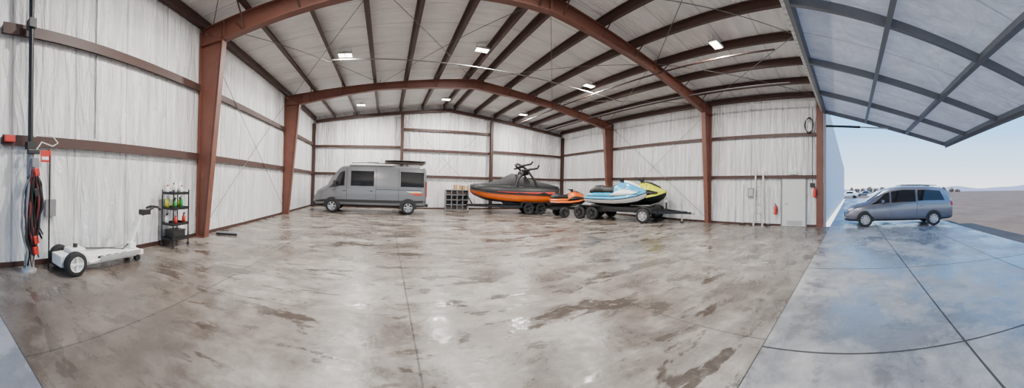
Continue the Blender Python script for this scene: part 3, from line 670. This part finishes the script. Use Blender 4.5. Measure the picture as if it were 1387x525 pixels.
MB().box((.107,.22,1.85),(.004,.12,.05),m_white).part('warning_tag',pl)
MB().bb(0,.08,-.08,.10,-.055,.055,m_redp).top('alarm_box','red box mounted on the wall girt','alarm box',(XL+.115,1.40,2.17),bev=.01)
MB().cyl((0,0,0),(0,0,3.1),.01,m_grey,n=6).top('wall_conduit','thin dark cord hanging down the white wall','cord',(XL+.03,3.15,2.3))
MB().bb(-.0,.06,-.1,.1,0,.3,m_grey).cyl((.03,0,.3),(.03,0,1.2),.012,m_lgrey,n=6).top('outlet_box','grey electrical box with conduit on side wall','electrical box',(XL+.03,2.2,.85))
# ------------------------------------------------------------------ right wall things
XW=XR-.02
ex=thing('exit_sign','small green lit EXIT sign above the man door','sign',(XW-.03,2.45,2.26))
MB().bb(-.03,.03,-.17,.17,0,.18,m_white).part('sign_box',ex,bev=.005)
textmesh('EXIT',.16,m_exit,Matrix.Translation((-.034,0,.09))@Matrix.Rotation(-PI/2,4,'Z')@Matrix.Rotation(PI/2,4,'X'),'sign_lettering',ex)
def ext(loc):
    t=thing('fire_extinguisher','red fire extinguisher mounted on the white wall','fire extinguisher',loc,group='fire extinguishers');t.scale=(.85,)*3
    MB().lathe([(0,0),(.075,0),(.08,.03),(.08,.38),(.05,.45),(.02,.48),(0,.48)],m_redp,n=16).part('cylinder_body',t)
    MB().box((0,0,.51),(.05,.05,.06),m_blk).box((-.02,.05,.55),(.03,.15,.02),m_blk).tube([(0,-.04,.5),(-.02,-.1,.42),(-.03,-.1,.2),(-.03,-.09,.1)],.012,m_blk,6).part('valve',t)
ext((XW-.1,3.22,.5));ext((XW-.1,1.5,1.25))
def tool(y,h,head,lab,nm,mh):
    t=thing(nm,lab,nm.replace('_',' '),(XW-.1,y,0),group='cleaning tools on the wall')
    MB().cyl((-.12,0,.08),(.0,.0,h),.016,mh,n=8).part('handle',t)
    MB().bb(-.16,-.08,-head,head,0,.09,m_blk).part('head',t)
tool(4.72,1.8,.12,'push broom with grey handle leaning on wall','push_broom',m_lgrey)
tool(3.52,1.7,.1,'mop with grey handle leaning on wall','floor_mop',m_lgrey)
ld=thing('ladder','folded aluminium ladder leaning against the white wall','ladder',(XW-.15,3.95,0))
mb=MB()
for dy in(-.2,.2): mb.beam((-.22,dy,0),(.02,dy*.85,2.45),.07,.03,m_lgrey)
mb.part('rail',ld)
for i in range(7):
    t=(i+.6)/7.2;MB().beam((-.22+.24*t,-.19,2.45*t),(-.22+.24*t,.19,2.45*t),.06,.03,m_lgrey).part('rung',ld)
MB().bb(-.1,0,-.14,.14,0,.4,m_grey).bb(-.11,-.1,-.1,.1,.05,.35,m_lgrey).cyl((-.05,0,.4),(-.05,0,4.2),.015,m_lgrey,n=6).top('electrical_box','grey electrical box with conduit running up wall','electrical box',(XW,4.38,1.25))
MB().bb(-.06,0,-.1,.1,0,.18,m_blk).cyl((-.03,0,.18),(-.03,0,3.4),.012,m_blk,n=6).top('door_controller','black hangar door control box with cable','control box',(XW,1.62,1.7))
mb=MB()
for i in range(4):
    mb.tube([(-.03-.015*i,.16*math.cos(a)*(1+.08*i),.36*math.sin(a)*(1-.07*i)) for a in [2*PI*j/18 for j in range(18)]],.012,m_blk,5,closed=True)
mb.top('cable_coil','coil of black cable hung on the wall','cable',(XW-.08,1.75,4.35))
# ------------------------------------------------------------------ outside distant things
def dcar(loc,rz,m,lab):
    cc=Car([(0,.35,.75,.85,.75,.73,.6),(.3,.3,.9,1.0,.88,.86,.6),(.9,.28,.92,1.5,.9,.87,.6),(2.3,.28,.9,1.5,.9,.87,.6),(3.1,.28,.88,.98,.9,.86,.7),(4.1,.3,.7,.8,.85,.8,.65),(4.3,.35,.5,.55,.7,.65,.5)])
    t=thing('parked_car',lab,'car',loc,rz,group='parked cars');cc.body(t,m,m_blk);cc.swin(t,1.0,2.9,1.1,2.3,.1,.85,m_glass)
    for x in(.8,3.4):
        for sg in(1,-1): MB().cyl((x,sg*.7,.32),(x,sg*.92,.32),.32,m_tire).part('wheel',t)
for a,d,m,lab,rz in((1.60,62,m_white,'white car parked far across the tarmac',1.4),(1.70,60,m_white,'white car parked far across the tarmac',1.6),(1.79,66,m_svan,'grey car parked far across the tarmac',1.5),(1.645,80,m_gvan,'dark car parked far across the tarmac',1.5)):
    dcar((d*math.sin(a),d*math.cos(a),-.01),rz,m,lab)
for i in range(18):
    a=1.575+.021*i+random.uniform(-.003,.003);d=140+(i%3)*14;h=random.uniform(2.8,4.4)
    t=thing('distant_tree','low dry tree on the far edge of the airfield','tree',(d*math.sin(a),d*math.cos(a),-.01),group='far trees')
    MB().cyl((0,0,0),(0,0,h*.5),.15,m_wood,n=6).part('trunk',t)
    mb=MB()
    for q in range(4): mb.sph((random.uniform(-.8,.8),random.uniform(-.8,.8),h*random.uniform(.42,.65)),(random.uniform(.7,.9),random.uniform(.7,.9),h*.28),m_leaf,8)
    mb.part('foliage',t)
vs=[];fs=[];n=90
for i in range(n+1):
    a=1.45+1.1*i/n;d=390;h=3.5+3*math.sin(i*.17+1)**2+1.2*math.sin(i*.53)+3*math.exp(-((i-62)/8)**2)
    for r,z in((d,-.5),(d+15,h*.8),(d+40,h),(d+80,-.5)): vs.append((r*math.sin(a),r*math.cos(a),z))
for i in range(n):
    for k in range(3): fs.append((i*4+k,i*4+k+1,i*4+k+5,i*4+k+4))
MB().add(vs,fs,m_hazehill,True).top('distant_hills','hazy low hills beyond the airfield','hills')
# ------------------------------------------------------------------ light / world / camera
Ls=bpy.data.lights.new('sun','SUN');Ls.energy=5.5;Ls.angle=.01;Ls.color=(1,.94,.85);so=bpy.data.objects.new('sun',Ls);COL.objects.link(so)
so.rotation_euler=V((.12,-.36,-1)).to_track_quat('-Z','Y').to_euler();so.location=(0,0,30)
w=bpy.data.worlds.new('sky');S.world=w;w.use_nodes=True;B=NB(w.node_tree);bg=w.node_tree.nodes['Background']
tc=B.n('ShaderNodeTexCoord').outputs['Generated'];sp=B.n('ShaderNodeSeparateXYZ');B.l(tc,sp.inputs[0])
B.l(B.ramp(sp.outputs[2],[(0,(.95,.96,.97)),(.05,(.70,.85,.98)),(.20,(.28,.58,.98)),(1,(.08,.28,.85))]),bg.inputs[0]);bg.inputs[1].default_value=2.5
cd=bpy.data.cameras.new('camera');cam=bpy.data.objects.new('camera',cd);COL.objects.link(cam);S.camera=cam
cd.type='PANO';cd.panorama_type='CENTRAL_CYLINDRICAL'
F0=400.
cd.central_cylindrical_range_u_min=-693.5/F0;cd.central_cylindrical_range_u_max=693.5/F0
cd.central_cylindrical_range_v_min=-(525-248)/F0;cd.central_cylindrical_range_v_max=248/F0
cd.central_cylindrical_radius=1;cd.lens=14;cd.sensor_width=36;cd.clip_end=2000;cd.clip_start=.05
yaw=(693.5-523)/F0;ax=(500-523)/F0
axis=V((math.sin(ax),math.cos(ax),0))
R=Matrix.Rotation(-.025,4,axis)@Matrix.Rotation(-yaw,4,'Z')@Matrix.Rotation(PI/2,4,'X')
cam.matrix_world=Matrix.Translation((0,0,1.55))@R
